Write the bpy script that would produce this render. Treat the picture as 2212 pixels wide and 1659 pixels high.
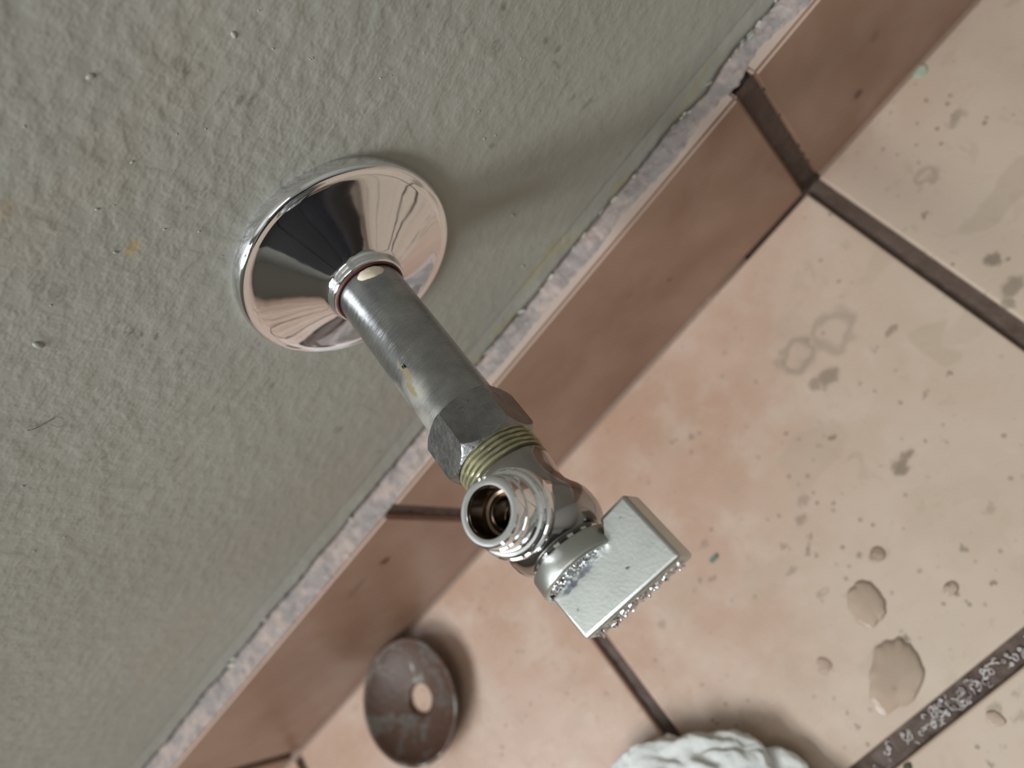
import bpy, bmesh, math, random
from mathutils import Vector, Matrix, noise
random.seed(7)
sc = bpy.context.scene
for o in list(bpy.data.objects): bpy.data.objects.remove(o)
COL = sc.collection

# ------------------------------------------------------------------ camera
RM = ((0.62204827, -0.55139641, -0.55589383), (-0.73273888, -0.66017807, -0.16510191), (-0.27595231, 0.51002638, -0.81469222))  # right, down, forward
CP = Vector((-0.04886407, -0.15433639, 0.32554047)); FPX = 1699.18
cam = bpy.data.objects.new('camera', bpy.data.cameras.new('camera')); COL.objects.link(cam)
r_, d_, f_ = (Vector(v) for v in RM)
m = Matrix((r_, -d_, -f_)).transposed().to_4x4(); m.translation = CP
cam.matrix_world = m
cam.data.sensor_width = 36; cam.data.lens = FPX / 2212 * 36; cam.data.clip_start = 0.005; cam.data.clip_end = 20
cam.data.dof.use_dof = True; cam.data.dof.focus_distance = 0.192; cam.data.dof.aperture_fstop = 10.0
sc.camera = cam
sc.view_settings.view_transform = 'Standard'; sc.view_settings.look = 'None'; sc.view_settings.gamma = 1
sc.view_settings.use_curve_mapping = False; sc.view_settings.exposure = 0.60

# ------------------------------------------------------------------ world and lights
w = bpy.data.worlds.new('world'); sc.world = w; w.use_nodes = True
w.node_tree.nodes['Background'].inputs[0].default_value = (0.8, 0.9, 1.0, 1); w.node_tree.nodes['Background'].inputs[1].default_value = 0.3
def area(name, loc, target, sx, sy, power, col):
    l = bpy.data.lights.new(name, 'AREA'); l.shape = 'RECTANGLE'; l.size = sx; l.size_y = sy; l.energy = power; l.color = col
    o = bpy.data.objects.new(name, l); COL.objects.link(o); o.location = loc
    o.rotation_euler = (Vector(target) - Vector(loc)).to_track_quat('-Z', 'Y').to_euler(); return o
# daylight through the six panes of the window in the left wall
for i in range(3):
    for k in range(2):
        area('window_light', (-1.24, -0.95 + 0.36 * i, 1.15 + 0.52 * k), (0, -0.95 + 0.36 * i, 1.15 + 0.52 * k), 0.48, 0.32, 6.2, (0.93, 0.97, 1.0))
# soft fill added from above; no lamp is known there
area('overhead_fill', (0.1, -1.2, 2.34), (0.1, -1.2, 0), 0.9, 0.9, 4.5, (1.0, 0.96, 0.9))

# ------------------------------------------------------------------ helpers
def ray(px, py):
    return (f_ + r_ * ((px - 1106) / FPX) + d_ * ((py - 829.5) / FPX))
WY = 0.01214
def on_floor(px, py, z=0.0):
    d = ray(px, py); return CP + d * ((z - CP.z) / d.z)
def on_wall(px, py, y=WY):
    d = ray(px, py); return CP + d * ((y - CP.y) / d.y)
def link(o, parent=None):
    COL.objects.link(o)
    if parent: o.parent = parent
    return o
def mesh_obj(name, verts, faces, mat, parent=None, smooth=False, sharp=None):
    me = bpy.data.meshes.new(name); me.from_pydata([tuple(v) for v in verts], [], faces); me.update()
    return fin(name, me, mat, parent, smooth, sharp)
def fin(name, me, mat, parent=None, smooth=False, sharp=None):
    me.materials.append(mat)
    if smooth:
        for p in me.polygons: p.use_smooth = True
        if sharp: me.set_sharp_from_angle(angle=math.radians(sharp))
    return link(bpy.data.objects.new(name, me), parent)
def bm_obj(name, bm, mat, parent=None, smooth=False, sharp=None):
    bmesh.ops.recalc_face_normals(bm, faces=bm.faces)
    me = bpy.data.meshes.new(name); bm.to_mesh(me); bm.free()
    return fin(name, me, mat, parent, smooth, sharp)
def flat_big(o, area):      # broad flat faces keep their own normal, only the rounded edges are smooth
    for p in o.data.polygons:
        if p.area > area: p.use_smooth = False
    return o
def thing(name, label, cat, loc=(0, 0, 0), group=None):
    o = bpy.data.objects.new(name, None); o.empty_display_size = 0.01; link(o); o.location = loc
    o['label'] = label; o['category'] = cat
    if group: o['group'] = group
    return o
def tag(o, label, cat, group=None):
    o['label'] = label; o['category'] = cat
    if group: o['group'] = group
    return o
def inv(o, root):          # geometry is written in world space: keep it there under a root that has a location
    o.matrix_parent_inverse = Matrix.Translation(-Vector(root.location)); return o
def lathe(prof, seg=96, frame=None, closed=False, fn=None):
    """prof: list of (t, r). frame maps (t, a, b) to world. Returns bmesh"""
    bm = bmesh.new(); rings = []
    for t, r in prof:
        ring = []
        for i in range(seg):
            a = 2 * math.pi * i / seg
            rr = r if fn is None else fn(t, r, a)
            tt, rr = rr if isinstance(rr, tuple) else (t, rr)
            ring.append(bm.verts.new(frame(tt, rr * math.cos(a), rr * math.sin(a))))
        rings.append(ring)
    n = len(rings)
    for k in range(n if closed else n - 1):
        A, B = rings[k], rings[(k + 1) % n]
        for i in range(seg):
            j = (i + 1) % seg
            bm.faces.new((A[i], A[j], B[j], B[i]))
    return bm, rings
def box(bm, x0, x1, y0, y1, z0, z1):
    vs = [bm.verts.new(p) for p in ((x0,y0,z0),(x1,y0,z0),(x1,y1,z0),(x0,y1,z0),(x0,y0,z1),(x1,y0,z1),(x1,y1,z1),(x0,y1,z1))]
    for f in ((0,3,2,1),(4,5,6,7),(0,1,5,4),(1,2,6,5),(2,3,7,6),(3,0,4,7)): bm.faces.new([vs[i] for i in f])

# ------------------------------------------------------------------ materials
class NT:
    def __init__(s, name):
        s.m = bpy.data.materials.new(name); s.m.use_nodes = True; s.t = s.m.node_tree; s.n = s.t.nodes
        s.b = s.n['Principled BSDF']; s.geo = s.n.new('ShaderNodeNewGeometry')
        s.pos = s.geo.outputs['Position']
    def node(s, k, **kw):
        n = s.n.new(k)
        for a, v in kw.items():
            if a.startswith('i_'): 
                key = a[2:]; n.inputs[int(key) if key.isdigit() else key].default_value = v
            else: setattr(n, a, v)
        return n
    def L(s, a, b): s.t.links.new(a, b)
    def noise(s, scale, detail=3, rough=.55, vec=None, sc=None, dist=0):
        n = s.node('ShaderNodeTexNoise'); n.inputs['Scale'].default_value = scale; n.inputs['Detail'].default_value = detail
        n.inputs['Roughness'].default_value = rough; n.inputs['Distortion'].default_value = dist
        v = vec or s.pos
        if sc:
            m_ = s.node('ShaderNodeMapping'); m_.inputs['Scale'].default_value = sc; s.L(v, m_.inputs[0]); v = m_.outputs[0]
        s.L(v, n.inputs['Vector']); return n.outputs['Fac']
    def ramp(s, fac, stops, interp='LINEAR'):
        r = s.node('ShaderNodeValToRGB'); e = r.color_ramp.elements; r.color_ramp.interpolation = interp
        while len(e) < len(stops): e.new(0.5)
        for i, (p, c) in enumerate(stops):
            e[i].position = p; e[i].color = (c, c, c, 1) if not isinstance(c, tuple) else (*c, 1)
        s.L(fac, r.inputs[0]); return r.outputs[0]
    def rng(s, fac, a, b, c=0, d=1, smooth=False):
        r = s.node('ShaderNodeMapRange'); r.clamp = True
        if smooth: r.interpolation_type = 'SMOOTHSTEP'
        s.L(fac, r.inputs[0])
        for i, v in enumerate((a, b, c, d)): r.inputs[i + 1].default_value = v
        return r.outputs[0]
    def math(s, op, a, b=None):
        n = s.node('ShaderNodeMath'); n.operation = op
        for i, v in enumerate((a, b)):
            if v is None: continue
            if isinstance(v, (int, float)): n.inputs[i].default_value = v
            else: s.L(v, n.inputs[i])
        return n.outputs[0]
    def mix(s, fac, a, b, mode='MIX'):
        n = s.node('ShaderNodeMix'); n.data_type = 'RGBA'; n.blend_type = mode
        for sock, v in ((n.inputs[0], fac), (n.inputs[6], a), (n.inputs[7], b)):
            if isinstance(v, (int, float)): sock.default_value = v
            elif isinstance(v, tuple): sock.default_value = (*v, 1)
            else: s.L(v, sock)
        return n.outputs[2]
    def warp(s, scale, amt):       # position moved about by noise, for ragged outlines
        n = s.node('ShaderNodeTexNoise'); n.inputs['Scale'].default_value = scale; n.inputs['Detail'].default_value = 3; s.L(s.pos, n.inputs['Vector'])
        a = s.node('ShaderNodeVectorMath'); a.operation = 'SUBTRACT'; s.L(n.outputs['Color'], a.inputs[0]); a.inputs[1].default_value = (.5, .5, .5)
        b = s.node('ShaderNodeVectorMath'); b.operation = 'SCALE'; s.L(a.outputs[0], b.inputs[0]); b.inputs['Scale'].default_value = amt
        c = s.node('ShaderNodeVectorMath'); c.operation = 'ADD'; s.L(s.pos, c.inputs[0]); s.L(b.outputs[0], c.inputs[1]); return c.outputs[0]
    def blobs(s, vec, lst, soft=.5, ring=False):
        """lst of (centre, (rx, ry, rz), rotation about the surface normal as euler, strength)"""
        acc = None
        for c, rad, rot, st in lst:
            m_ = s.node('ShaderNodeMapping', vector_type='TEXTURE'); m_.inputs['Location'].default_value = c
            m_.inputs['Rotation'].default_value = rot; m_.inputs['Scale'].default_value = rad; s.L(vec, m_.inputs[0])
            l = s.node('ShaderNodeVectorMath'); l.operation = 'LENGTH'; s.L(m_.outputs[0], l.inputs[0])
            v = s.rng(l.outputs['Value'], 1 + soft, 1 - soft, 0, st, True)
            if ring:
                v = s.math('MULTIPLY', v, s.rng(l.outputs['Value'], .45, .85, 0.15, 1, True))
            acc = v if acc is None else s.math('MAXIMUM', acc, v)
        return acc
    def bump(s, h, strength, dist, prev=None):
        b = s.node('ShaderNodeBump'); b.inputs['Strength'].default_value = strength; b.inputs['Distance'].default_value = dist
        s.L(h, b.inputs['Height'])
        if prev: s.L(prev, b.inputs['Normal'])
        s.L(b.outputs[0], s.b.inputs['Normal']); return b.outputs[0]
    def set(s, col=None, rough=None, metal=None, **kw):
        for nm, v in (('Base Color', col), ('Roughness', rough), ('Metallic', metal)):
            if v is None: continue
            if isinstance(v, (int, float)): s.b.inputs[nm].default_value = v
            elif isinstance(v, tuple): s.b.inputs[nm].default_value = (*v, 1)
            else: s.L(v, s.b.inputs[nm])
        for k, v in kw.items(): s.b.inputs[k.replace('_', ' ')].default_value = v
        return s.m
def simple(name, col, rough=.5, metal=0, **kw): return NT(name).set(col, rough, metal, **kw)

# wall paint
def wall_mat():
    s = NT('wall_paint')
    big = s.noise(9, 3, .5); fine = s.noise(60, 4, .6)
    col = s.mix(s.rng(big, .35, .7), (.292, .290, .252), (.342, .340, .298))
    col = s.mix(s.rng(fine, .45, .75, 0, .25), col, (.36, .36, .31))
    v = s.warp(260, .0022); v2 = s.warp(60, .02)
    P = lambda px, py, a, b, st=1, rot=0: (tuple(on_wall(px, py)), (a / 1000, .05, b / 1000), (0, rot, 0), st)
    warm = s.blobs(v2, [P(900, 850, 22, 14, .55), P(720, 1060, 26, 18, .5), P(380, 1390, 26, 10, .5), P(560, 1180, 20, 16, .35), P(400, 150, 12, 7, .4), P(240, 330, 14, 6, .4), P(100, 480, 12, 5, .4)], .8)
    col = s.mix(s.math('MULTIPLY', warm, .8), col, (.32, .27, .225))
    ol = s.blobs(v2, [P(1090, 700, 6, 5, .7), P(1180, 560, 14, 3, .7), P(1350, 400, 10, 2.5, .6), P(1010, 800, 6, 5, .6), P(1500, 190, 14, 2, .6)], .6)
    col = s.mix(ol, col, (.33, .30, .19))
    dk = s.blobs(v, [P(390,140,1.6,1.6,.6), P(402,152,1.2,.8,.7), P(432,147,1.8,.9,.6), P(480,205,2,.5,.7), P(520,215,1.6,.9,.8), P(545,217,1.2,.6,.8), P(570,240,2,.7,.4), P(1088,12,1.3,1.1,1), P(1076,98,2,1.8,.8), P(1068,115,1.2,1.2,.6),
        P(1178,88,1.4,1,.9), P(1204,106,1.3,1,.8), P(1010,60,2.2,.5,.7), P(1268,223,2.4,.8,.8), P(1240,210,1.2,.7,.7), P(1061,317,.9,.9,1), P(1202,140,.7,2.5,.7), P(925,12,1,.6,.7),
        P(88,612,3.5,.9,.7), P(132,635,3,1.8,.55), P(150,655,2,1,.5), P(285,718,2.8,.45,.9), P(302,724,1.6,.6,1), P(334,726,1.2,.6,.9), P(272,714,1.6,.35,.8), P(390,760,1,.6,.7), P(253,698,.8,.5,.9), P(306,749,.8,.4,.8),
        P(392,785,1.6,.8,.5), P(588,832,1.3,.9,.8), P(560,745,1,.7,.6), P(382,993,1.8,1.4,.7), P(372,1010,1.3,.7,.7), P(440,1020,1.5,1,.55), P(310,1048,1.4,1.4,.6), P(228,985,1.6,.7,.8), P(192,994,.9,.5,.8), P(458,885,1.8,.5,.6),
        P(540,968,1.3,1.2,.5), P(730,928,1.8,1.8,.6), P(790,955,2,1,.45), P(820,975,.8,1.6,.6), P(560,850,3,.6,.35), P(170,1125,1.6,1,.4), P(690,840,1.5,.7,.35), P(1220,190,3,.4,.5), P(1160,190,2,.8,.4), P(960,60,2,.5,.5), P(1340,330,2,1,.4)], .55)
    dk = s.math('MULTIPLY', dk, s.rng(s.noise(500, 3, .7), .38, .58, .25, 1))
    col = s.mix(s.math('MULTIPLY', dk, .62), col, (.085, .075, .055))
    # random faint scuffs, stretched along the wall
    sc_ = s.math('MULTIPLY', s.rng(s.noise(55, 4, .6, sc=(.6, 1, 1.6)), .60, .70, 0, 1), s.rng(s.noise(420, 3, .7, sc=(.5, 1, 1)), .55, .68, 0, .5))
    col = s.mix(sc_, col, (.12, .11, .08))
    yl = s.blobs(v, [P(285, 536, 2.6, 1.5, .8), P(272, 544, 1.5, .9, .5), P(10, 455, 3, 2, .3)], .3)
    col = s.mix(yl, col, (.38, .30, .16))
    n1 = s.rng(s.noise(270, 2, .5, sc=(.8, 1, 1)), .36, .70, 0, 1, True); n2 = s.noise(110, 3, .5); n3 = s.noise(1200, 2, .5)
    h = s.math('ADD', s.math('MULTIPLY', n1, .55), s.math('MULTIPLY', n2, 2.0))
    h = s.math('ADD', h, s.math('MULTIPLY', n3, .10))
    spz = s.node('ShaderNodeSeparateXYZ'); s.L(s.pos, spz.inputs[0])
    h = s.math('MULTIPLY', h, s.rng(spz.outputs['Z'], .09, .21, .45, 1.15))   # the paint lies smoother low on the wall
    s.bump(h, .28, .0011)
    return s.set(col, .5, 0, Specular_IOR_Level=.35)
M_wall = wall_mat()

def tile_mat(name, a, b, c, stains=False, rough=.22):
    s = NT(name)
    o = s.node('ShaderNodeObjectInfo')
    off = s.node('ShaderNodeVectorMath'); off.operation = 'SCALE'; s.L(o.outputs['Location'], off.inputs[0]); off.inputs['Scale'].default_value = 3
    vv = s.node('ShaderNodeVectorMath'); vv.operation = 'ADD'; s.L(s.pos, vv.inputs[0]); s.L(off.outputs[0], vv.inputs[1]); vec = vv.outputs[0]
    n1 = s.noise(13, 4, .55, vec, dist=.4); n2 = s.noise(42, 4, .6, vec); n3 = s.noise(300, 3, .6, vec)
    col = s.mix(s.rng(n1, .36, .62, 0, 1, True), a, b)
    col = s.mix(s.rng(n2, .45, .72, 0, .55, True), col, c)
    col = s.mix(s.rng(n3, .55, .8, 0, .15), col, tuple(x * .7 for x in a))
    if stains:
        # paler, greyer film towards the open floor; peach by the skirting
        sep = s.node('ShaderNodeSeparateXYZ'); s.L(s.pos, sep.inputs[0])
        g = s.rng(s.math('ADD', s.math('MULTIPLY', sep.outputs['Y'], -1), s.math('ADD', s.math('MULTIPLY', sep.outputs['X'], .75), s.math('MULTIPLY', n1, .12))), -.03, .16, 0, 1, True)
        col = s.mix(s.math('MULTIPLY', g, .72), col, (.47, .395, .315))
        at = s.node('ShaderNodeAttribute', attribute_name='stain'); sp_ = s.node('ShaderNodeSeparateColor'); s.L(at.outputs['Color'], sp_.inputs[0])
        dk, rings, film = sp_.outputs[0], sp_.outputs[1], sp_.outputs[2]; pk = at.outputs['Alpha']
        col = s.mix(s.math('MULTIPLY', film, .55), col, (.36, .285, .21))
        col = s.mix(s.math('MULTIPLY', rings, .8), col, (.25, .205, .15))
        col = s.mix(s.math('MULTIPLY', dk, .72), col, (.125, .098, .065))
        vo = s.node('ShaderNodeTexVoronoi'); vo.inputs['Scale'].default_value = 165; s.L(s.warp(90, .003), vo.inputs['Vector'])
        spk = s.math('MULTIPLY', s.rng(vo.outputs['Distance'], .07, .20, 1, 0, True), s.rng(s.noise(28, 3, .6), .44, .58, 0, .8))
        col = s.mix(spk, col, (.20, .16, .115))
        blot = s.math('MULTIPLY', s.rng(s.noise(95, 4, .6, dist=.6), .60, .66, 0, .4), s.rng(s.noise(16, 2, .5), .42, .6, .1, 1))
        col = s.mix(blot, col, (.34, .27, .20))
        col = s.mix(s.math('MULTIPLY', pk, .5), col, (.45, .30, .23))
        rg = s.mix(1.0, s.rng(s.noise(30, 3, .6), .4, .65, rough, rough + .25), (0, 0, 0), 'ADD')
        s.bump(s.math('ADD', s.noise(35, 2, .5), s.math('MULTIPLY', s.math('MAXIMUM', dk, film), .2)), .25, .0012)
        return s.set(col, rg, 0, Specular_IOR_Level=.5)
    s.bump(s.noise(45, 3, .5), .3, .0010)
    return s.set(col, rough, 0, Specular_IOR_Level=.45)
M_floor = tile_mat('floor_tile_glaze', (.425, .275, .20), (.49, .355, .28), (.54, .43, .355), True)
def skirting_mat():
    s = NT('skirting_glaze')
    n1 = s.noise(15, 4, .55, dist=.4); n2 = s.noise(50, 4, .6)
    col = s.mix(s.rng(n1, .35, .65, 0, 1, True), (.250, .145, .096), (.315, .198, .140))
    sep = s.node('ShaderNodeSeparateXYZ'); s.L(s.pos, sep.inputs[0])
    col = s.mix(s.rng(n2, .45, .7, 0, .4, True), col, (.33, .225, .17))
    v = s.warp(300, .003)
    P = lambda px, py, a, b, st=1: (tuple(on_wall(px, py, 0)), (a / 1000, .02, b / 1000), (0, 0, 0), st)
    dk = s.blobs(v, [P(1857, 205, 1.8, 2.4, 1), P(832, 1212, 2.6, 2.2, 1), P(1895, 80, 2, 2.4, .35), P(1445, 605, 1.5, 1.2, .6), P(1360, 640, 2, 1, .3), P(770, 1270, 8, 2, .3)], .5)
    col = s.mix(dk, col, (.12, .06, .035))
    s.bump(s.noise(40, 3, .5), .3, .001)
    return s.set(col, .38, 0, Specular_IOR_Level=.35)
M_skirt = skirting_mat()
def grout_mat():
    s = NT('grout'); n = s.noise(130, 4, .6)
    col = s.mix(s.rng(n, .35, .65), (.066, .040, .029), (.095, .064, .050))
    s.bump(s.noise(500, 3, .6), .6, .0006)
    return s.set(col, .7, 0)
M_grout = grout_mat()
def mortar_mat():
    s = NT('mortar'); n = s.noise(110, 4, .6); n2 = s.noise(450, 3, .6)
    col = s.mix(s.rng(n, .40, .62, 0, 1, True), (.255, .225, .215), (.37, .30, .27))
    col = s.mix(s.rng(s.noise(150, 4, .65), .55, .70, 0, .6), col, (.16, .14, .13))
    col = s.mix(s.rng(n2, .6, .8, 0, .5), col, (.5, .42, .36))
    s.bump(s.math('ADD', n2, s.math('MULTIPLY', n, 1.5)), .5, .0008)
    return s.set(col, .8, 0)
M_mortar = mortar_mat()
M_tilebody = simple('tile_body', (.43, .335, .285), .6)

def chrome(name, col=(.80, .81, .83), rough=.04, specks=False, bumpy=0):
    s = NT(name)
    r = s.rng(s.noise(90, 3, .6), .45, .75, rough, rough + .07)
    if bumpy: s.bump(s.noise(bumpy, 2, .5), .6, .0015)
    else: s.bump(s.noise(120, 2, .5), .10, .0006)
    return s.set(col, r, 1.0)
M_chrome = chrome('polished_chrome'); M_body = chrome('hazy_chrome', (.40, .38, .37), .13)
M_bore = simple('dark_brass_bore', (.16, .12, .09), .22, 1)
M_chrome_b = chrome('rough_cast_chrome', rough=.08, bumpy=900)
def satin():
    s = NT('satin_chrome'); n = s.noise(1400, 2, .5); big = s.noise(120, 3, .5)
    col = s.mix(s.rng(big, .35, .7), (.50, .52, .495), (.56, .58, .555))
    v = s.warp(900, .0016); P = lambda x, t, a, b, st: ((X0 + x / 1000, WY - t / 1000, Z0 + .0027), (a / 1000, b / 1000, .003), (0, 0, 0), st)
    sm = s.blobs(v, [P(-4.5, 116.9, 1.6, .6, .8), P(-2.5, 116.8, 1.2, .7, .9), P(0, 116.7, 1.3, .6, .8), P(2.2, 116.6, 1.6, .7, .7), P(5, 116.5, 1.4, .3, .5), P(9.3, 122.6, .45, .3, 1), P(-5.5, 121.3, .3, .3, .6), P(15, 114, .3, .3, .5)], .5)
    col = s.mix(sm, col, (.12, .13, .16))
    s.bump(n, .10, .0003)
    return s.set(col, .36, 1.0)

def nutmat():
    s = NT('dull_nut_metal'); n = s.noise(700, 3, .6)
    col = s.mix(s.rng(s.noise(160, 4, .6), .35, .68), (.21, .21, .215), (.32, .32, .32))
    col = s.mix(s.rng(s.noise(420, 4, .7), .60, .70, 0, .8), col, (.10, .085, .07))
    s.bump(s.math('ADD', n, s.math('MULTIPLY', s.noise(200, 2, .5), 1.5)), .35, .0005)
    return s.set(col, s.rng(n, .3, .7, .30, .42), 1.0)
M_nut = nutmat()
def pipemat():
    s = NT('brushed_pipe_metal')
    br = s.noise(4500, 2, .6, sc=(.03, 1, .03)); bl = s.noise(140, 4, .6)
    col = s.mix(s.rng(bl, .35, .7), (.34, .35, .36), (.46, .465, .46))
    P = lambda t, a, rt, ra, st=1: ((X0 + .0095 * math.cos(a), WY - t / 1000, Z0 + .0095 * math.sin(a)), (ra / 1000, rt / 1000, ra / 1000), (0, 0, 0), st)
    v = s.warp(350, .003)
    gy = s.blobs(v, [P(57, 1.95, 5, 4, .8), P(64, 2.4, 5, 5, .9), P(52, 2.6, 5, 3, .6), P(66, 2.0, 2, 4, .6)], .6)
    col = s.mix(s.math('MULTIPLY', gy, .7), col, (.50, .47, .40))
    yl = s.blobs(v, [P(51, 1.75, 4, .8, .9), P(55.5, 1.9, 2.6, 1.1, 1)], .4)
    col = s.mix(s.math('MULTIPLY', yl, .8), col, (.30, .23, .09))
    pk = s.blobs(v, [P(50.2, 1.62, .5, .5, 1), P(50.0, 1.72, .4, .4, 1)], .4)
    col = s.mix(pk, col, (.02, .02, .02))
    met = s.math('SUBTRACT', 1.0, s.math('MULTIPLY', s.math('MAXIMUM', gy, yl), .6))
    s.bump(br, .5, .00012)
    s.set(col, s.rng(br, .3, .7, .20, .34), 1.0); s.L(met, s.b.inputs['Metallic'])
    return s.m
X0, Z0 = -0.115009, 0.173297
M_satin = satin()
M_pipe = pipemat()
def brass():
    s = NT('brass'); n = s.noise(300, 3, .6)
    col = s.mix(s.rng(n, .4, .7), (.47, .445, .29), (.34, .335, .24)); s.bump(n, .2, .0004)
    return s.set(col, .38, .75)
M_brass = brass()
M_dark = simple('dark_inside', (.03, .028, .026), .5)
M_putty = simple('dried_putty', (.72, .64, .50), .7)
M_rubber = simple('dark_red_rubber', (.10, .03, .025), .5)
def rust():
    s = NT('rusty_flange_metal'); n = s.noise(95, 4, .6, dist=.4); n2 = s.noise(350, 3, .6)
    f = s.rng(n, .50, .66, 0, 1, True)
    col = s.mix(f, (.070, .036, .022), (.20, .185, .17)); col = s.mix(s.rng(n2, .5, .7, 0, .4), col, (.07, .045, .03))
    s.bump(s.math('ADD', n, n2), .3, .0012)
    return s.set(col, s.rng(f, 0, 1, .55, .34), s.rng(f, 0, 1, .0, .75))
M_rust = rust()
M_flake = simple('paint_flake', (.50, .50, .43), .5)

# ------------------------------------------------------------------ setting
def structure(name): 
    o = bpy.data.objects.new(name, None); o.empty_display_size = .05; link(o); o['kind'] = 'structure'; return o
def sbox(name, b, mat):
    bm = bmesh.new(); box(bm, *b); o = bm_obj(name, bm, mat); o['kind'] = 'structure'; return o
M_room = simple('room_paint', (.27, .265, .24), .8); M_ceil = simple('ceiling_paint', (.42, .41, .39), .9); M_added_dark = simple('added_dark_paint', (.018, .018, .022), .35)  # the near-black paint is for objects added as dark reflections
wall = sbox('wall_back', (-1.3, 1.1, WY, WY + .1, -.05, 2.4), M_wall)
sbox('wall_left', (-1.4, -1.3, -1.9, WY, -.05, 2.4), M_room)
sbox('wall_right', (1.1, 1.2, -1.9, WY, -.05, 2.4), M_room)
sbox('wall_front', (-1.4, 1.2, -2.0, -1.9, -.05, 2.4), M_room)
sbox('ceiling', (-1.4, 1.2, -2.0, WY, 2.4, 2.5), M_ceil)
sbox('added_door_1', (-.6, .35, -1.9, -1.86, 0, 2.05), M_added_dark)  # unseen dark door, added for the chrome to reflect

# dark cabinet added unseen behind the camera so the chrome mirrors something dark
cb = thing('added_cabinet', 'black cabinet added behind the camera for the chrome flange to mirror', 'cabinet', (-.30, -1.05, 0))
bm = bmesh.new(); box(bm, -.50, -.10, -1.25, -.86, .0, .72); bmesh.ops.bevel(bm, geom=bm.edges[:], offset=.004, segments=2, affect='EDGES'); inv(bm_obj('carcass', bm, M_added_dark, cb), cb)
for x in (-.495, -.297):
    bm = bmesh.new(); box(bm, x, x + .192, -.86, -.842, .06, .70); bmesh.ops.bevel(bm, geom=bm.edges[:], offset=.004, segments=2, affect='EDGES'); inv(bm_obj('door', bm, M_added_dark, cb), cb)
bm = bmesh.new(); box(bm, -.515, -.085, -1.25, -.83, .7202, .745); bmesh.ops.bevel(bm, geom=bm.edges[:], offset=.006, segments=2, affect='EDGES'); inv(bm_obj('worktop', bm, M_room, cb), cb)

bn = thing('added_bin', 'black round bin shape added behind the camera for the chrome flange to mirror', 'bin', (.13, -.80, 0))  # added dark column for the flange, standing in for a mirrored leg
bm, _ = lathe([(0, .01), (0, .085), (.01, .09), (.38, .11), (.385, .113), (.39, .11), (.38, .105), (.02, .083), (.015, .01)], 48, lambda t, a, b: (.13 + a, -.80 + b, t)); inv(bm_obj('bin_body', bm, M_added_dark, bn, True, 40), bn)
# floor: grout bed with real relief near the view, tiles on it
def relief(name, x0, x1, y0, y1, nx, ny, z, amp, fr, mat, parent=None, f=None):
    vs = []; fs = []
    for j in range(ny + 1):
        for i in range(nx + 1):
            x = x0 + (x1 - x0) * i / nx; y = y0 + (y1 - y0) * j / ny
            h = amp * noise.noise(Vector((x * fr, y * fr, 3.1))) + amp * .5 * noise.noise(Vector((x * fr * 2.7, y * fr * 2.7, 9.1)))
            if f: h += f(x, y, i, j)
            vs.append((x, y, z + h))
    for j in range(ny):
        for i in range(nx):
            a = j * (nx + 1) + i; fs.append((a, a + 1, a + nx + 2, a + nx + 1))
    return mesh_obj(name, vs, fs, mat, parent, True)
floor = sbox('floor', (-1.3, 1.1, -1.9, WY, -.05, -.006), M_grout)
XG = [(-.4000, -.3940), (-.2073, -.2010), (-.0045, .0039)]       # joints across the wall line
def tile(x0, x1, y0, y1, z0, z1, bev, mat, parent, name='tile', wob=.0004, axis='z'):
    bm = bmesh.new(); box(bm, x0, x1, y0, y1, z0, z1)
    for v in bm.verts:
        v.co += Vector((random.uniform(-wob, wob), random.uniform(-wob, wob) * (axis == 'z'), 0))
    bmesh.ops.bevel(bm, geom=bm.edges[:], offset=bev, segments=3, affect='EDGES', profile=.6)
    return bm_obj(name, bm, mat, parent, True, 40)

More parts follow.
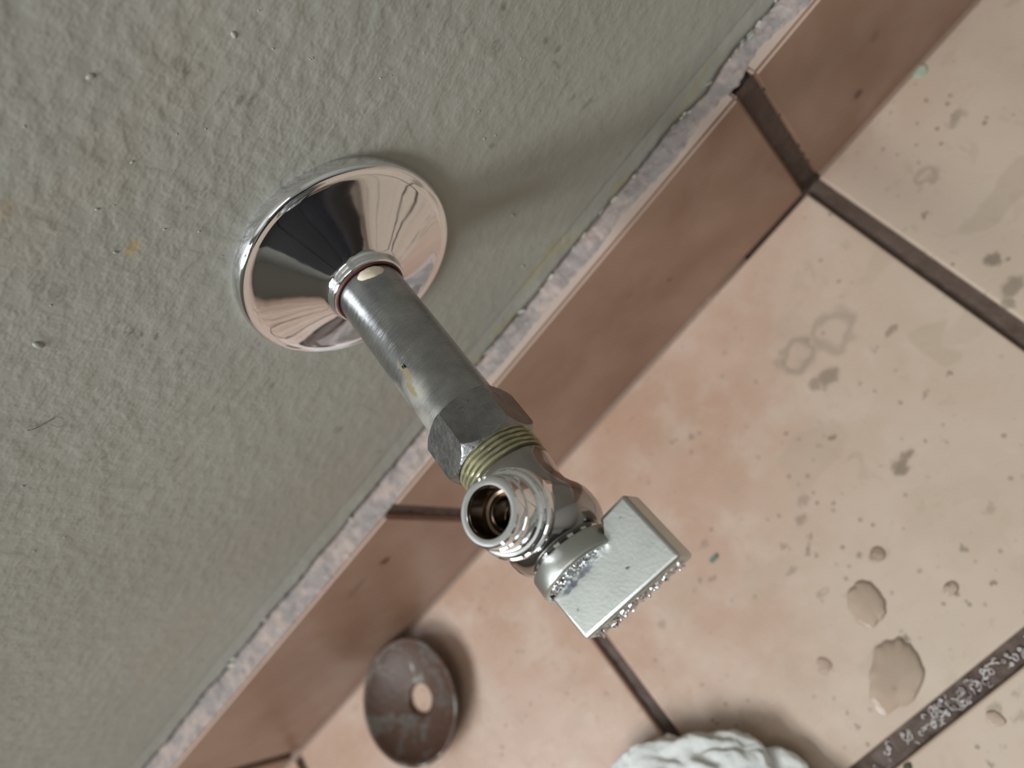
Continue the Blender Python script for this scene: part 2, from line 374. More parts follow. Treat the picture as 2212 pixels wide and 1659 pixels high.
# stains on the floor tiles: (photo x, photo y, half-length mm, half-width mm, strength)
FILM = [(2150,425,14,7,.8), (2010,740,8,7,.8), (1750,990,14,8,.6), (1660,1260,13,9,.45), (1925,1440,10,7,.6), (2080,700,12,6,.4), (1720,720,9,8,.45), (2060,1120,18,14,.25), (1460,950,14,8,.25), (1480,1270,12,6,.35), (1240,1560,9,5,.3), (1900,560,14,5,.4)]
RINGS = [(1722,770,8.6,7.2,.85), (1800,715,9.5,8,.7), (1895,1200,3.0,2.6,.9), (1895,1198,2,1.8,.4), (1782,1280,2.2,2,.8), (2000,385,5.0,4.4,.7), (2012,380,2.6,2.6,.7), (1910,750,1.9,1.7,.9), (1852,990,1.8,1.6,.5), (1780,1435,1.9,2.2,.8), (2050,860,2,2,.3)]
DIRT = [(1790,815,5,3,.8), (1762,828,3,2,.7), (1925,712,3,1,.8), (1945,1010,3.2,3,.95), (1960,985,2.6,1.6,.9), (1795,945,1.5,1.2,.9), (2050,805,1,1,1), (1858,1198,1.1,.9,.8), (2145,562,2.8,2.6,.95), (2185,620,4.2,3.2,.8), (2178,655,2,2,.7), (2000,465,1.8,1.2,.8), (2065,258,4,2,.6), (1990,550,1.2,1,.7),
    (2120,640,2.5,1,.5), (1735,1080,2.6,2,.5), (1730,1125,2.6,2,.6), (1750,1160,1.2,1,.8), (1745,1190,1.2,1,.9), (1765,1200,.9,.7,.8), (1707,1235,3,.8,.5), (1690,1180,1.2,1,.6), (1955,1377,1.6,1.6,1), (2080,1185,1.1,1,.8), (2143,1258,.8,.8,1), (1493,945,1.6,1.1,.8), (1520,965,1,.7,.4), (1400,1200,3,1.2,.3),
    (1830,1543,1,.9,.9), (1850,1572,1.2,1,.8), (2150,1530,2.4,1.6,.6), (2165,1610,1,.8,1), (2140,1655,1.4,.9,1), (1935,1010,1.5,1,.6), (1995,855,1.4,.7,.6), (2130,1305,.9,.7,.7), (1540,1250,3.4,.7,.6), (1520,1175,2.2,.9,.5), (1430,1350,2.2,1.6,.5), (1500,1280,1.6,.6,.5), (2200,1550,2,1.4,.5), (2192,1500,1.2,1,.5),
    (2140,1100,1.8,1.2,.4), (1290,1090,2.5,1.2,.25), (950,1410,1.6,1,.35), (1600,560,2.4,1.4,.3), (1770,960,.8,1.2,.4)]
PEACH = [(1600,1340,16,9,.8), (1500,780,18,10,.45), (1300,1000,14,8,.5), (1150,1500,20,10,.4)]

def ss(x, a, b):
    t = min(1, max(0, (x - a) / (b - a))); return t * t * (3 - 2 * t)
def prep(lst, soft, sc_, amt, ring=False):
    return [(on_floor(e[0], e[1]), e[2] / 1000, e[3] / 1000, e[4], soft, sc_, amt, ring) for e in lst]
CH = [prep(DIRT, .35, 420, .0016), prep(RINGS, .22, 130, .0036, True), prep(FILM, .14, 60, .007), prep(PEACH, .6, 45, .012)]
def stain_at(x, y):
    out = []
    for ch in CH:
        v = 0
        for c, a, b, st, soft, fr, amt, ring in ch:
            if abs(x - c.x) > a * 2 + amt or abs(y - c.y) > b * 2 + amt: continue
            q = Vector((x * fr, y * fr, a * 900)); nv = noise.noise_vector(q) + .5 * noise.noise_vector(q * 2.3)
            l = math.hypot((x - c.x + nv.x * amt) / a, (y - c.y + nv.y * amt) / b)
            k = st * (1 - ss(l, 1 - soft, 1 + soft))
            if ring: k *= .15 + .85 * ss(l, .45, .8)
            if k > v: v = k
        out.append(v)
    return out
def fine_tile(x0, x1, y0, y1, z0, z1, bev, mat, parent, step=.0008, wob=.0004):
    """floor tile with rounded edges; grid fine enough to carry the stain map"""
    jit = [random.uniform(-wob, wob) for _ in range(4)]
    e = [0, .06, .2, .45, .75, 1.0]
    def axis(a, b):
        n = int((b - a - 2 * bev) / step)
        return [a + bev * t for t in e] + [a + bev + (b - a - 2 * bev) * i / n for i in range(1, n)] + [b - bev * t for t in reversed(e)]
    X = axis(x0 + jit[0], x1 + jit[1]); Y = axis(y0 + jit[2], y1 + jit[3]); vs = []; cols = []; fs = []
    for y in Y:
        dy = min(y - Y[0], Y[-1] - y)
        for x in X:
            d = min(x - X[0], X[-1] - x, dy); z = z1
            if d < bev: z = z1 - bev + math.sqrt(max(0, bev * bev - (bev - d) ** 2))
            vs.append((x, y, z)); cols += stain_at(x, y)
    nx, ny = len(X), len(Y)
    for j in range(ny - 1):
        for i in range(nx - 1):
            a = j * nx + i; fs.append((a, a + 1, a + nx + 1, a + nx))
    rim = [i for i in range(nx)] + [j * nx + nx - 1 for j in range(1, ny)] + [(ny - 1) * nx + i for i in range(nx - 2, -1, -1)] + [j * nx for j in range(ny - 2, 0, -1)]
    base = len(vs)
    for i in rim: vs.append((vs[i][0], vs[i][1], z0)); cols += [0, 0, 0, 0]
    m_ = len(rim)
    for i in range(m_): fs.append((rim[i], base + i, base + (i + 1) % m_, rim[(i + 1) % m_]))
    fs.append(tuple(base + i for i in range(m_ - 1, -1, -1)))
    o = mesh_obj('tile', vs, fs, mat, parent, True, 50)
    at = o.data.color_attributes.new('stain', 'FLOAT_COLOR', 'POINT'); at.data.foreach_set('color', cols)
    return o
xcols = [(-.790, -.597), (-.591, XG[0][0]), (XG[0][1], XG[1][0]), (XG[1][1], XG[2][0]), (XG[2][1], .1995), (.2055, .401)]
yrows = [(-.1685, -.0016), (-.374, -.1768), (-.575, -.381)]
for r, (ya, yb) in enumerate(yrows):
    for k, (xa, xb) in enumerate(xcols):
        yb2 = yb + ((.0018 if xa > -.001 else 0.0007 if k == 3 else .0009) if r == 0 else 0)
        inview = (r == 0 and 1 <= k <= 4) or (r == 1 and 2 <= k <= 3)
        st = .0006 if (r == 0 and k in (3, 4)) else (.001 if inview else .02)
        fine_tile(xa, xb, ya, yb2, -.0075, random.uniform(-.0002, .0002), .0011, M_floor, floor, st)
for xa, xb in XG: relief('grout', xa - .002, xb + .002, -.60, .001, 8, 240, -.0028, .0007, 260, M_grout, floor)
relief('grout', -.42, .21, -.178, -.167, 420, 10, -.0030, .0012, 230, M_grout, floor)
# far floor beyond the laid tiles: the same tile surface, joined (never in view)
bm = bmesh.new()
for (a, b, c, d) in ((-1.3, .9, -1.9, -.58), (-1.3, -.796, -.575, -.0016), (.407, 1.1, -.575, -.0016)):
    box(bm, a, b, c, d, -.007, 0)
far = bm_obj('tile_field', bm, M_floor, floor); far['kind'] = 'stuff'

# white lime crust squiggles in the outer joint
bm = bmesh.new()
def squig(bm, pts, r):
    prev = None
    for i, p in enumerate(pts):
        a = pts[max(i - 1, 0)]; b = pts[min(i + 1, len(pts) - 1)]
        t = (b - a).normalized(); s_ = t.cross(Vector((0, 0, 1))); s_.normalize(); u = s_.cross(t)
        rr = r * (.5 if i in (0, len(pts) - 1) else random.uniform(.7, 1.15))
        ring = [bm.verts.new(p + (s_ * math.cos(q) + u * math.sin(q)) * rr) for q in [2 * math.pi * k / 6 for k in range(6)]]
        if prev:
            for k in range(6): bm.faces.new((prev[k], prev[(k + 1) % 6], ring[(k + 1) % 6], ring[k]))
        prev = ring
for n_ in range(95):
    g = random.gauss(0, 1); x = -.108 + g * .016 if n_ < 60 else random.uniform(-.15, -.06)
    y = random.uniform(-.1752, -.1700); z = -.0026
    ang = random.uniform(0, 6.28); cur = random.uniform(-1.6, 1.6); p = Vector((x, y, z)); pts = []
    for i in range(random.randint(6, 15)):
        pts.append(p.copy()); p = p + Vector((math.cos(ang), math.sin(ang), 0)) * .00042 + Vector((0, 0, random.uniform(-.0001, .00012))); ang += cur * .6
        p.y = min(max(p.y, -.1758), -.1693)
    squig(bm, pts, random.uniform(.00016, .00036))
sM = NT('lime_crust'); M_lime = sM.set(sM.mix(sM.rng(sM.noise(300), .4, .6), (.34, .30, .29), (.58, .54, .52)), .45, 0)
lime = bm_obj('lime_crust', bm, M_lime, floor, True); lime['kind'] = 'stuff'

# skirting: one tile per bay, grout between, mortar behind
sk = structure('baseboard_back')
for k, (xa, xb) in enumerate(xcols):
    top = .0868 + random.uniform(-.0006, .0008)
    off = .0 if xb < .0 else .0008
    bm = bmesh.new(); box(bm, xa, xb, off, .0075, .0002, top)
    bmesh.ops.bevel(bm, geom=bm.edges[:], offset=.0012, segments=3, affect='EDGES')
    o = bm_obj('tile', bm, M_skirt, sk, True, 40); o.data.materials.append(M_tilebody)
    for p in o.data.polygons:
        if p.normal.z > .75: p.material_index = 1
    flat_big(o, 5e-4)
def vstrip(x0, x1):
    vs = []; fs = []; nx, nz = 8, 90
    for j in range(nz + 1):
        for i in range(nx + 1):
            x = x0 + (x1 - x0) * i / nx; z = .0865 * j / nz
            vs.append((x, .0022 + .0007 * noise.noise(Vector((x * 260, 5, z * 260))), z))
    for j in range(nz):
        for i in range(nx):
            a = j * (nx + 1) + i; fs.append((a, a + 1, a + nx + 2, a + nx + 1))
    mesh_obj('grout', vs, fs, M_grout, sk, True)
for xa, xb in XG: vstrip(xa - .002, xb + .002)
vstrip(-.599, -.589)
# thin bead of old grout where skirting meets floor
def bead(x0, x1):
    vs = []; fs = []; n = int((x1 - x0) / .0012)
    for i in range(n + 1):
        x = x0 + (x1 - x0) * i / n; w_ = .0004 * noise.noise(Vector((x * 300, 2, 2))); dz = .0045 * max(0, 1 - abs(x - x1) / .022) if x1 < 0 else 0
        vs += [(x, -.0026 + w_, -.0006 - dz), (x, -.0012, -.00025 + w_ * .6 - dz), (x, .0006, .0007 + w_ - dz), (x, .0016, .0016 - dz)]
    for i in range(n):
        for j in range(3): a = i * 4 + j; fs.append((a, a + 4, a + 5, a + 1))
    mesh_obj('grout_bead', vs, fs, M_bead, sk, True)
M_bead = simple('stained_grout', (.22, .145, .105), .7)
bead(-.62, -.040); bead(.0045, .30)
# rough mortar bed on top of the skirting, ragged on both sides
def mortar():
    x0, x1, nx, ny = -.62, .32, 1500, 14
    vs = []; fs = []
    for i in range(nx + 1):
        x = x0 + (x1 - x0) * i / nx
        lo = -.2 < x < .5
        fr = .0012 + .0048 * min(1, max(0, (x + .19) / .05)) * (.55 + .8 * noise.noise(Vector((x * 45, 1, 0)))) + .0009 * noise.noise(Vector((x * 420, 1, 3)))
        fr = max(-.0003, fr) + (.0007 * abs(noise.noise(Vector((x * 150, 4, 3)))) if x < -.13 else 0)
        bk = WY - .0002
        for j in range(ny + 1):
            t = j / ny; y = fr + (bk - fr) * t
            h = .0003 + .0007 * noise.noise(Vector((x * 240, y * 240, 0))) * min(1, t * 4) + .0003 * noise.noise(Vector((x * 900, y * 900, 5))) + .0016 * t * noise.noise(Vector((x * 70, 7, 0)))
            if j == 0: h = -.0008
            h += .0008 * t
            vs.append((x, y, .0873 + h))
    for i in range(nx):
        for j in range(ny):
            a = i * (ny + 1) + j; fs.append((a, a + ny + 1, a + ny + 2, a + 1))
    return mesh_obj('mortar', vs, fs, M_mortar, sk, True)
mortar()
bm = bmesh.new(); box(bm, -1.3, 1.1, .0074, WY - .0001, 0, .0866); bm_obj('mortar_core', bm, M_mortar, sk)
# ragged lower edge of the wall paint, a skin standing proud of the plaster, curling here and there
def paint_edge():
    x0, x1, nx = -.62, .30, 1600; vs = []; fs = []
    for i in range(nx + 1):
        x = x0 + (x1 - x0) * i / nx
        e = .0896 + .0016 * noise.noise(Vector((x * 55, 0, 0))) + .0012 * noise.noise(Vector((x * 260, 2, 0))) + .0007 * noise.noise(Vector((x * 900, 2, 0)))
        curl = max(0, noise.noise(Vector((x * 45, 8, 0)))) * .0022
        for t in (0, .2, .45, .75, 1):
            z = .0975 - (.0975 - e) * t
            y = WY - .0002 - .0007 * t - curl * t ** 3
            vs.append((x, y, z))
        vs.append((x, y + .0006, e - .0001))
        vs.append((x, WY, e + .0001))
    k = 7
    for i in range(nx):
        for j in range(k - 1):
            a = i * k + j; fs.append((a, a + 1, a + k + 1, a + k))
    return mesh_obj('paint_edge', vs, fs, M_wall, wall, True)
paint_edge()
# small lumps in the wall paint and loose flakes at its foot
bm = bmesh.new()
lumps = [(195,165,.9),(505,75,.8),(82,745,1.3),(1108,465,1.0),(1046,300,.5),(1070,292,.4),(285,350,.5),(210,452,.5),(250,545,.6),(870,640,.4),(430,1290 * 0 + 500,.4),(355,495,.4),(1035,240,.4),(675,125,.3),(590,105,.35),(140,1160,.5),(75,1190,.5),(50,1050,.5),(1130,575,.7)]
for px, py, r in lumps:
    p = on_wall(px, py); mt = Matrix.Translation(p) @ Matrix.Rotation(random.uniform(0, 3), 4, 'Y') @ Matrix.Diagonal((r * .0011, r * .0006, r * .0007, 1))
    bmesh.ops.create_icosphere(bm, subdivisions=2, radius=1, matrix=mt)
for n_ in range(70):
    px, py = random.uniform(0, 1500), random.uniform(0, 1500); p = on_wall(px, py)
    if p.z < .1: continue
    r = random.uniform(.15, .4); mt = Matrix.Translation(p) @ Matrix.Rotation(random.uniform(0, 3), 4, 'Y') @ Matrix.Diagonal((r * .0012, r * .0006, r * .0008, 1))
    bmesh.ops.create_icosphere(bm, subdivisions=1, radius=1, matrix=mt)
lm = bm_obj('paint_lump', bm, M_wall, wall, True); lm['kind'] = 'stuff'
bm = bmesh.new()
for n_ in range(46):
    x = random.choice([random.uniform(-.14, .04), random.uniform(-.03, .03), random.uniform(-.36, -.15)])
    z = .0893 + random.uniform(-.0008, .0014); y = WY - random.uniform(.0006, .0018)
    a = random.uniform(.0006, .0022); b = a * random.uniform(.25, .6)
    mt = Matrix.Translation((x, y, z)) @ Matrix.Rotation(random.uniform(-.9, .9), 4, 'X') @ Matrix.Rotation(random.uniform(-.7, .7), 4, 'Y')
    pts = [mt @ Vector((a * math.cos(q) * random.uniform(.6, 1.1), -.0001, b * math.sin(q) * random.uniform(.6, 1.1))) for q in [i * math.pi / 4 for i in range(8)]]
    back = [p + (mt.to_3x3() @ Vector((0, .00025, 0))) for p in pts]
    A = [bm.verts.new(p) for p in pts]; B = [bm.verts.new(p) for p in back]
    bm.faces.new(A); bm.faces.new(B[::-1])
    for i in range(8): bm.faces.new((A[i], A[(i + 1) % 8], B[(i + 1) % 8], B[i]))
fl = bm_obj('loose_paint_flakes', bm, M_flake, wall); fl['kind'] = 'stuff'

# ------------------------------------------------------------------ frames for the plumbing (t = distance from the wall)
AX = lambda t, a, b: (X0 + a, WY - t, Z0 + b)
def mm(prof): return [(t / 1000, r / 1000) for t, r in prof]

# wall flange
fg = thing('wall_flange', 'polished chrome cone-shaped flange on the painted wall around the pipe', 'flange', (X0, WY, Z0))
prof = mm([(0, 32.8), (1.2, 32.75), (2.8, 32.5), (3.8, 32.1), (4.3, 31.6), (4.45, 31.0), (4.35, 30.4), (4.45, 29.8), (4.9, 28.6), (6.1, 26), (7.5, 23), (9.0, 19.8), (10.5, 16.6), (12.0, 13.6), (12.7, 12.2), (13.1, 11.5), (13.5, 11.2), (14.2, 11.1), (15.4, 11.0), (15.9, 10.8), (16.1, 10.5), (16.1, 10.1), (15.7, 9.9), (10, 9.8)])
bm, _ = lathe(prof, 160, AX); inv(bm_obj('flange_plate', bm, M_chrome, fg, True, 60), fg)
bm, _ = lathe(mm([(15.3, 9.55), (16.3, 9.6), (16.7, 9.9), (16.5, 10.3), (16.0, 10.4), (15.3, 10.2)]), 96, AX, True); o = inv(bm_obj('rubber_ring', bm, M_rubber, fg, True), fg); o['label'] = 'dark red rubber ring'
# small weep hole in the lower part of the flange

# pipe
pp = thing('supply_pipe', 'brushed grey metal water pipe coming out of the wall through the flange', 'pipe', (X0, WY, Z0))
bm, rg = lathe(mm([(-2, 9.5)] + [(t, 9.5) for t in range(2, 76, 3)]), 128, AX); inv(bm_obj('pipe_tube', bm, M_pipe, pp, True), pp)
def putty():
    # patch of dried putty hugging the pipe just outside the collar
    bm = bmesh.new(); N = 40; M_ = 6; c0 = math.radians(47); w_, l_ = math.radians(25), .0026; rows = []
    ctr_t = .0183
    rows = [[bm.verts.new(AX(ctr_t, .0104 * math.cos(c0), .0104 * math.sin(c0)))]]
    for j in range(1, M_ + 1):
        ring = []
        for i in range(N):
            q = 2 * math.pi * i / N; f = j / M_ * (1 + .12 * noise.noise(Vector((math.cos(q) * 2.2, math.sin(q) * 2.2, 4))) + .08 * noise.noise(Vector((math.cos(q) * 6, math.sin(q) * 6, 1))))
            a = c0 + w_ * f * math.cos(q); t = ctr_t + l_ * f * math.sin(q) * (.55 if math.sin(q) < 0 else 1)
            r = .0095 + .0008 * (1 - (j / M_) ** 4) - .0001
            ring.append(bm.verts.new(AX(t, r * math.cos(a), r * math.sin(a))))
        rows.append(ring)
    for i in range(N): bm.faces.new((rows[0][0], rows[1][i], rows[1][(i + 1) % N]))
    for j in range(1, M_):
        for i in range(N): bm.faces.new((rows[j][i], rows[j + 1][i], rows[j + 1][(i + 1) % N], rows[j][(i + 1) % N]))
    return bm
o = inv(bm_obj('putty_patch', putty(), M_putty, pp, True), pp); o['label'] = 'cream patch of dried putty'

# angle stop valve
vt = thing('angle_valve', 'chrome angle stop valve with hexagonal nut on the end of the pipe', 'valve', (X0, WY - .1, Z0))
AF = .0106
def hexfn(t, r, a):
    k = (a - math.radians(28.5)) % (math.pi / 3) - math.pi / 6
    rh = AF / math.cos(k)
    return min(rh, r)
np_ = []
for i in range(13):
    s_ = i / 12; np_.append((67.8 + 1.6 * s_, 11.0 + 1.3 * math.sin(s_ * math.pi / 2)))
np_ += [(t, 12.3) for t in (70.5, 74, 77)]
for i in range(1, 15):
    s_ = i / 14; np_.append((78 + 3.0 * s_, 12.3 - 1.9 * (1 - math.cos(s_ * math.pi / 2))))
np_ = [(67.8, 9.55), (67.7, 10.6)] + np_ + [(81.0, 10.0), (80.2, 9.6), (76, 9.6)]
bm, _ = lathe(mm(np_), 240, AX, False, hexfn); inv(bm_obj('compression_nut', bm, M_nut, vt, True, 22), vt)
# brass thread, a true helix
def thread(t0, t1, r, dep, pitch, seg=96, per=8):
    bm = bmesh.new(); prev = None
    n = int((t1 - t0) / pitch * per); rings = []
    for k in range(n + 1):
        ring = []
        for i in range(seg):
            a = 2 * math.pi * i / seg; t = t0 + (t1 - t0) * k / n
            ph = ((t / pitch) + i / seg) % 1; tri = abs(ph * 2 - 1)
            g = min(1, max(0, (tri - .20) / .22))
            ring.append(bm.verts.new(AX(t, (r - dep * (1 - g)) * math.cos(a), (r - dep * (1 - g)) * math.sin(a))))
        rings.append(ring)
    for A, B in zip(rings, rings[1:]):
        for i in range(seg):
            j = (i + 1) % seg; bm.faces.new((A[i], A[j], B[j], B[i]))
    for R_, fl_ in ((rings[0], 0), (rings[-1], 1)): bm.faces.new(R_ if fl_ else R_[::-1])
    return bm
inv(bm_obj('brass_thread', thread(.0775, .0866, .0104, .0011, .00135), M_brass, vt, True, 35), vt)
body = mm([(86.0, 8.2), (87.0, 8.6), (87.2, 9.9), (87.6, 10.1), (89, 10.0), (92, 9.6), (94.5, 9.3), (96.5, 9.5), (98.2, 10.2), (99.8, 11.1), (101.5, 11.7), (103.2, 11.9), (105.2, 11.85), (106.9, 11.5), (108.4, 10.8), (109.6, 9.8), (110.4, 8.7), (110.6, 8.0), (110.6, .01)])
bm, _ = lathe(body, 128, AX)
inv(bm_obj('valve_body', bm, M_body, vt, True, 50), vt)
# splined stem
def sp(t, r, a): return r * (1 + .09 * math.copysign(1, math.sin(a * 16)))
bm, _ = lathe(mm([(109.5, 8.3), (111.3, 8.3)]), 128, AX, False, sp); inv(bm_obj('splined_stem', bm, M_chrome, vt, True, 25), vt)
# outlet: axis straight up
UP = lambda z, a, b: (X0 + a, WY - .0995 + b, Z0 + z)
out = mm([(3, 8.9), (8, 9.0), (10.0, 9.2), (10.3, 9.75), (10.6, 9.9), (12.2, 9.9), (12.55, 9.75), (12.7, 9.4), (12.9, 9.25), (13.6, 9.2), (13.9, 8.95), (14.0, 8.3), (14.2, 8.1), (17.6, 7.9), (17.9, 7.75), (18.0, 7.55), (19.5, 7.5), (20.1, 7.3), (20.4, 6.9), (20.5, 6.2), (20.4, 5.55), (20.0, 5.35), (19.5, 5.3)])
bm, _ = lathe(out, 128, UP); inv(bm_obj('outlet', bm, M_chrome, vt, True, 28), vt)
bm, _ = lathe(mm([(19.6, 5.32), (19.0, 5.25), (14.6, 5.2), (14.2, 5.0), (14.0, 4.4), (14.3, 4.0), (14.4, 3.6), (14.1, 3.3), (10, 3.2), (9.5, 2.6), (9.4, .01)]), 96, UP); inv(bm_obj('outlet_bore', bm, M_bore, vt, True, 28), vt)
bm = bmesh.new(); bmesh.ops.create_uvsphere(bm, u_segments=32, v_segments=16, radius=.0022, matrix=Matrix.Translation((X0 + .0006, WY - .0995 - .0008, Z0 + .0105)))
inv(bm_obj('glint_ball', bm, M_chrome, vt, True), vt)  # chrome ball added to give the glitter inside the bore
# handle
hd = thing('_h', '', ''); 
bpy.data.objects.remove(hd)
disc = mm([(111.0, .01), (111.0, 9.6), (111.2, 10.0), (111.5, 10.2), (115.2, 10.2), (115.7, 10.1), (115.95, 9.8), (116.0, 9.4), (115.8, 9.1), (115.3, 8.9), (115.2, 8.4), (115.2, .01)])
bm, _ = lathe(disc, 128, AX); hd = bm_obj('handle', bm, M_satin, vt, True, 40); inv(hd, vt)
def grip():
    pts = [(-9.0, 115.0), (10.8, 115.0), (10.8, 110.9), (18.7, 110.9), (19.5, 128.4), (-8.1, 127.0)]
    bm = bmesh.new(); z0, z1 = -.0047, .0027
    A = [bm.verts.new(AX(t / 1000, x / 1000, z1)) for x, t in pts]; B = [bm.verts.new(AX(t / 1000, x / 1000, z0)) for x, t in pts]
    bm.faces.new(A); bm.faces.new(B[::-1])
    for i in range(6): bm.faces.new((A[i], A[(i + 1) % 6], B[(i + 1) % 6], B[i]))
    bmesh.ops.bevel(bm, geom=bm.edges[:], offset=.0009, segments=5, affect='EDGES', profile=.5)
    return bm
g_ = flat_big(bm_obj('grip', grip(), M_satin, hd, True, 60), 1.2e-5)
# rough polished casting ridges on the end of the grip and on the disc face
def ridge(x0, x1, z0, z1, tf, nx, nz, amp, fr):
    vs = []; fs = []
    for i in range(nx + 1):
        for j in range(nz + 1):
            u, v_ = i / nx, j / nz; x = x0 + (x1 - x0) * u; z = z0 + (z1 - z0) * v_
            n_ = noise.noise(Vector((x * fr, z * fr, 2))) + .6 * noise.noise(Vector((x * fr * 2.2, z * fr * 2.2, 6)))
            e = min(1, 6 * min(u, 1 - u) * nx / 40, 3.5 * min(v_, 1 - v_))
            t = tf(x) + (-.0006 + e * (.0009 + amp * n_))
            vs.append(AX(t, x, z))
    for i in range(nx):
        for j in range(nz):
            a = i * (nz + 1) + j; fs.append((a, a + 1, a + nz + 2, a + nz + 1))
    return vs, fs
vs, fs = ridge(-.0074, .0184, -.0041, .0017, lambda x: .1274 + .0500 * (x - 0) , 160, 30, .0011, 900)
mesh_obj('cast_ridge', vs, fs, M_chrome_b, hd, True)
vs, fs = ridge(-.0080, .0088, .0022, .0072, lambda x: .1154, 120, 36, .0007, 800)
# keep only the part of the patch inside the disc
keep = []
for f in fs:
    if all(((vs[i][0] - X0) ** 2 + (vs[i][2] - Z0) ** 2) < .0089 ** 2 for i in f): keep.append(f)
mesh_obj('cast_ridge', vs, keep, M_chrome_b, hd, True)

# ------------------------------------------------------------------ old flange lying upside down on the floor
OX, OY = -.3035, -.0312
of = thing('old_flange', 'rusty dark brown dished metal ring with a hole lying on the floor tiles', 'flange', (OX, OY, 0))
FL = lambda z, a, b: (OX + a, OY + b, z)
def wob(t, r, a): return (t + .0005 * math.sin(a * 2 + 1) * (r / .03), r * (1 + .006 * math.sin(3 * a)))
prof = mm([(.5, 7.2), (.3, 8.2), (.6, 9.5), (2.0, 13), (3.6, 18), (5.4, 23), (7.2, 27), (8.4, 29.3), (9.6, 30.3), (10.6, 30.5), (11.3, 30.0), (11.4, 29.2), (10.9, 28.3), (9.6, 27.0), (8.2, 25.2), (6.4, 22), (4.5, 17.6), (3.2, 13.2), (2.4, 10.2), (2.0, 8.6), (1.6, 7.4)])
bm, _ = lathe(prof, 128, FL, True, wob); inv(bm_obj('dish', bm, M_rust, of, True, 80), of)

# ------------------------------------------------------------------ crumpled tissue
def tissue():
    q_ = on_floor(1568, 1752); cx, cy = q_.x, q_.y
    bm = bmesh.new(); bmesh.ops.create_icosphere(bm, subdivisions=6, radius=1)
    for v in bm.verts:
        p = v.co.copy(); n_ = Vector(p)
        q = p * 1.6
        f = 1 + .16 * noise.noise(q + Vector((3, 1, 2)))
        # sharp creases
        c = 0
        for k, (fr, am) in enumerate(((1.5, .17), (3.4, .10), (8, .028))):
            c += am * (abs(noise.noise(p * fr + Vector((k * 7, 2, 1)))) * 2 - .5)
        r = f + c
        lx = p.x * .042 * r; ly = p.y * .031 * r; x = lx * .75 + ly * .66; y = ly * .75 - lx * .66; z = p.z * .011 * r
        z = max(z, -.0095) + .0100
        v.co = (cx + x, cy + y, max(z, .0004))
    return bm
sM = NT('tissue_paper'); sM.bump(sM.noise(500, 4, .6), .5, .0008)
sM.b.inputs['Subsurface Weight'].default_value = .15; sM.b.inputs['Subsurface Radius'].default_value = (.004, .004, .004); sM.b.inputs['Subsurface Scale'].default_value = .5
M_tis = sM.set(sM.mix(sM.rng(sM.noise(60, 3), .4, .7), (.60, .62, .60), (.74, .76, .74)), .8, 0)
tag(bm_obj('crumpled_tissue', tissue(), M_tis, None, True), 'crumpled wad of white tissue on the floor at the bottom edge', 'tissue')

# ------------------------------------------------------------------ water on the tiles
def watermat():
    s = NT('water'); s.n.remove(s.b)
    out_ = s.n['Material Output']; tr = s.node('ShaderNodeBsdfTransparent'); tr.inputs[0].default_value = (.93, .91, .89, 1)
    gl = s.node('ShaderNodeBsdfGlossy'); gl.inputs['Roughness'].default_value = .03
    fr = s.node('ShaderNodeFresnel'); fr.inputs[0].default_value = 1.33; mx = s.node('ShaderNodeMixShader')
    s.L(fr.outputs[0], mx.inputs[0]); s.L(tr.outputs[0], mx.inputs[1]); s.L(gl.outputs[0], mx.inputs[2]); s.L(mx.outputs[0], out_.inputs[0]); return s.m
M_water = watermat()
def puddle(px, py, rx, ry, rot, h, label, seed, rag=.18):
    c = on_floor(px, py); N, M_ = 64, 10; bm = bmesh.new()
    cr, sr = math.cos(rot), math.sin(rot)
    top = bm.verts.new((c.x, c.y, h / 1000 + .0003)); prev = None; root = Vector((c.x, c.y, .0003))
    for j in range(1, M_ + 1):
        ring = []
        for i in range(N):
            q = 2 * math.pi * i / N
            k = 1 + rag * 1.6 * noise.noise(Vector((math.cos(q) * 1.1 + seed, math.sin(q) * 1.1, seed))) + rag * .5 * noise.noise(Vector((math.cos(q) * 4, math.sin(q) * 4, seed)))
            u = rx / 1000 * k * j / M_ * math.cos(q); v_ = ry / 1000 * k * j / M_ * math.sin(q)
            hh = h / 1000 * math.sqrt(max(0, 1 - (j / M_) ** 3.5))
            ring.append(bm.verts.new((c.x + u * cr - v_ * sr, c.y + u * sr + v_ * cr, .00032 + hh)))
        for i in range(N):
            if prev: bm.faces.new((prev[i], ring[i], ring[(i + 1) % N], prev[(i + 1) % N]))
            else: bm.faces.new((top, ring[i], ring[(i + 1) % N]))
        prev = ring
    return tag(bm_obj('water_drop', bm, M_water, None, True), label, 'water', 'water drops on the floor tiles')
puddle(1872, 1305, 8.5, 6.5, .9, .9, 'rounded flat water drop on the tile, above the larger smeared one', 1)
puddle(1935, 1462, 13, 8.5, .6, .8, 'broad smeared water puddle with a bright glint beside the outer joint', 2, .22)
puddle(2054, 1272, 2.6, 2.2, .2, .8, 'tiny round water drop with a white glint near the right edge', 3, .08)
puddle(1895, 1199, 3.0, 2.6, .2, .6, 'small ring-shaped water drop in the middle of the right tile', 4, .08)
puddle(1780, 1436, 2.3, 2.8, .4, .4, 'small oval water drop left of the broad puddle', 5, .08)
puddle(2150, 1553, 2.4, 3.0, .4, .5, 'small water drop on the tile beyond the crusted joint', 6, .1)

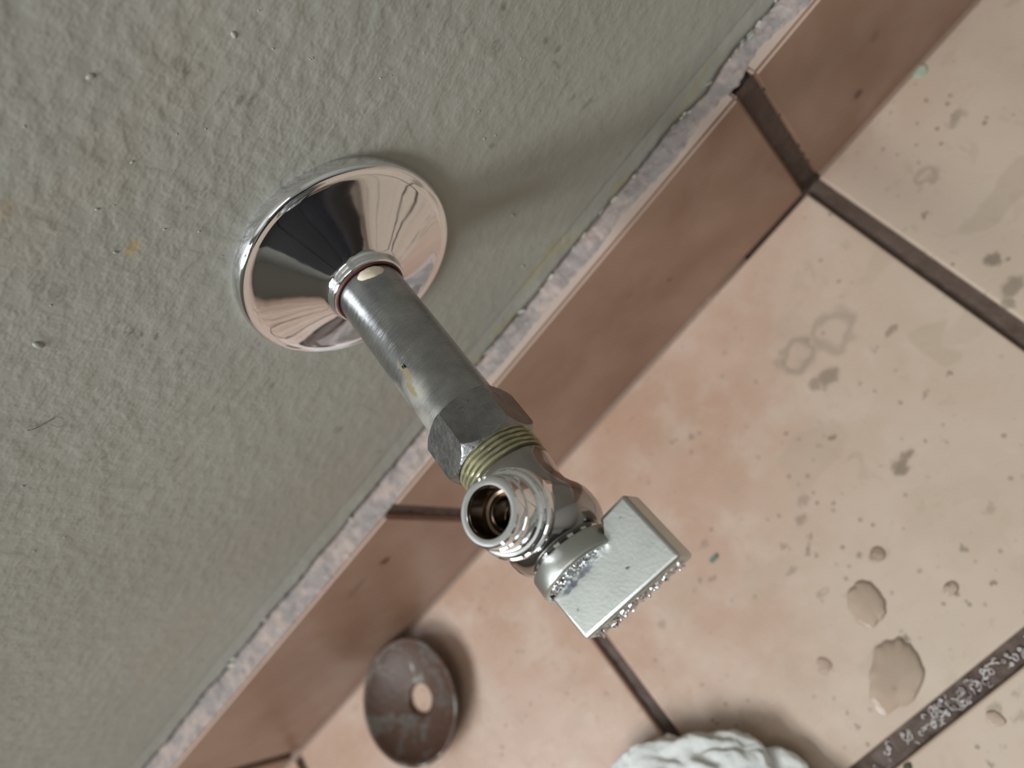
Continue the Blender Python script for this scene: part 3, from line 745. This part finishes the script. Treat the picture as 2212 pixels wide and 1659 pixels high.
# ------------------------------------------------------------------ small debris
def chip(name, px, py, a, b, h, mat, label, cat, seed):
    c = on_floor(px, py); bm = bmesh.new(); A = []; B = []
    for i in range(11):
        q = 2 * math.pi * i / 11; k = 1 + .5 * noise.noise(Vector((math.cos(q) * 2, math.sin(q) * 2, seed)))
        x = a * k * math.cos(q); y = b * k * math.sin(q)
        A.append(bm.verts.new((c.x + x * .8, c.y + y * .8, .0003 + h))); B.append(bm.verts.new((c.x + x, c.y + y, .0003)))
    bm.faces.new(A); bm.faces.new(B[::-1])
    for i in range(11): bm.faces.new((A[i], B[i], B[(i + 1) % 11], A[(i + 1) % 11]))
    tag(bm_obj(name, bm, mat), label, cat)
chip('paint_chip', 1990, 156, .0030, .0022, .0008, simple('pale_green_chip', (.33, .38, .29), .6), 'pale green paint chip on the upper right floor tile', 'paint chip', 1)
chip('paint_chip', 1543, 1206, .0024, .0011, .0006, simple('teal_chip', (.10, .17, .14), .6), 'dark teal paint speck on the tile just right of the valve handle', 'paint chip', 2)
chip('grit_crumb', 1960, 1657, .0018, .0012, .0008, simple('olive_crumb', (.05, .06, .03), .8), 'dark olive crumb beside the crusted joint at the bottom edge', 'crumb', 3)
chip('grit_crumb', 2112, 1497, .0007, .0007, .0006, simple('black_crumb', (.015, .013, .012), .8), 'tiny black crumb lying at the edge of the crusted joint', 'crumb', 4)

def hair(pts_px, r, label):
    P3 = [on_wall(x, y) + Vector((0, -.0006, 0)) for x, y in pts_px]; bm = bmesh.new(); pts = []
    for i in range(len(P3) - 1):
        p0, p1, p2, p3 = P3[max(i - 1, 0)], P3[i], P3[i + 1], P3[min(i + 2, len(P3) - 1)]
        for k in range(6):
            t = k / 6; pts.append(.5 * ((2 * p1) + (p2 - p0) * t + (2 * p0 - 5 * p1 + 4 * p2 - p3) * t * t + (3 * p1 - p0 - 3 * p2 + p3) * t ** 3))
    pts.append(P3[-1]); squig(bm, pts, r)
    tag(bm_obj('hair', bm, M_hair, None, True), label, 'hair', 'loose hairs stuck to the wall paint')
M_hair = simple('dark_hair', (.07, .06, .04), .5)
hair([(58, 926), (75, 922), (98, 910), (118, 899)], .00010, 'short straight dark hair stuck to the wall at the left')
hair([(108, 914), (125, 919), (138, 914), (134, 900), (116, 896)], .00004, 'fine curled hair on the wall right of the straight dark one')
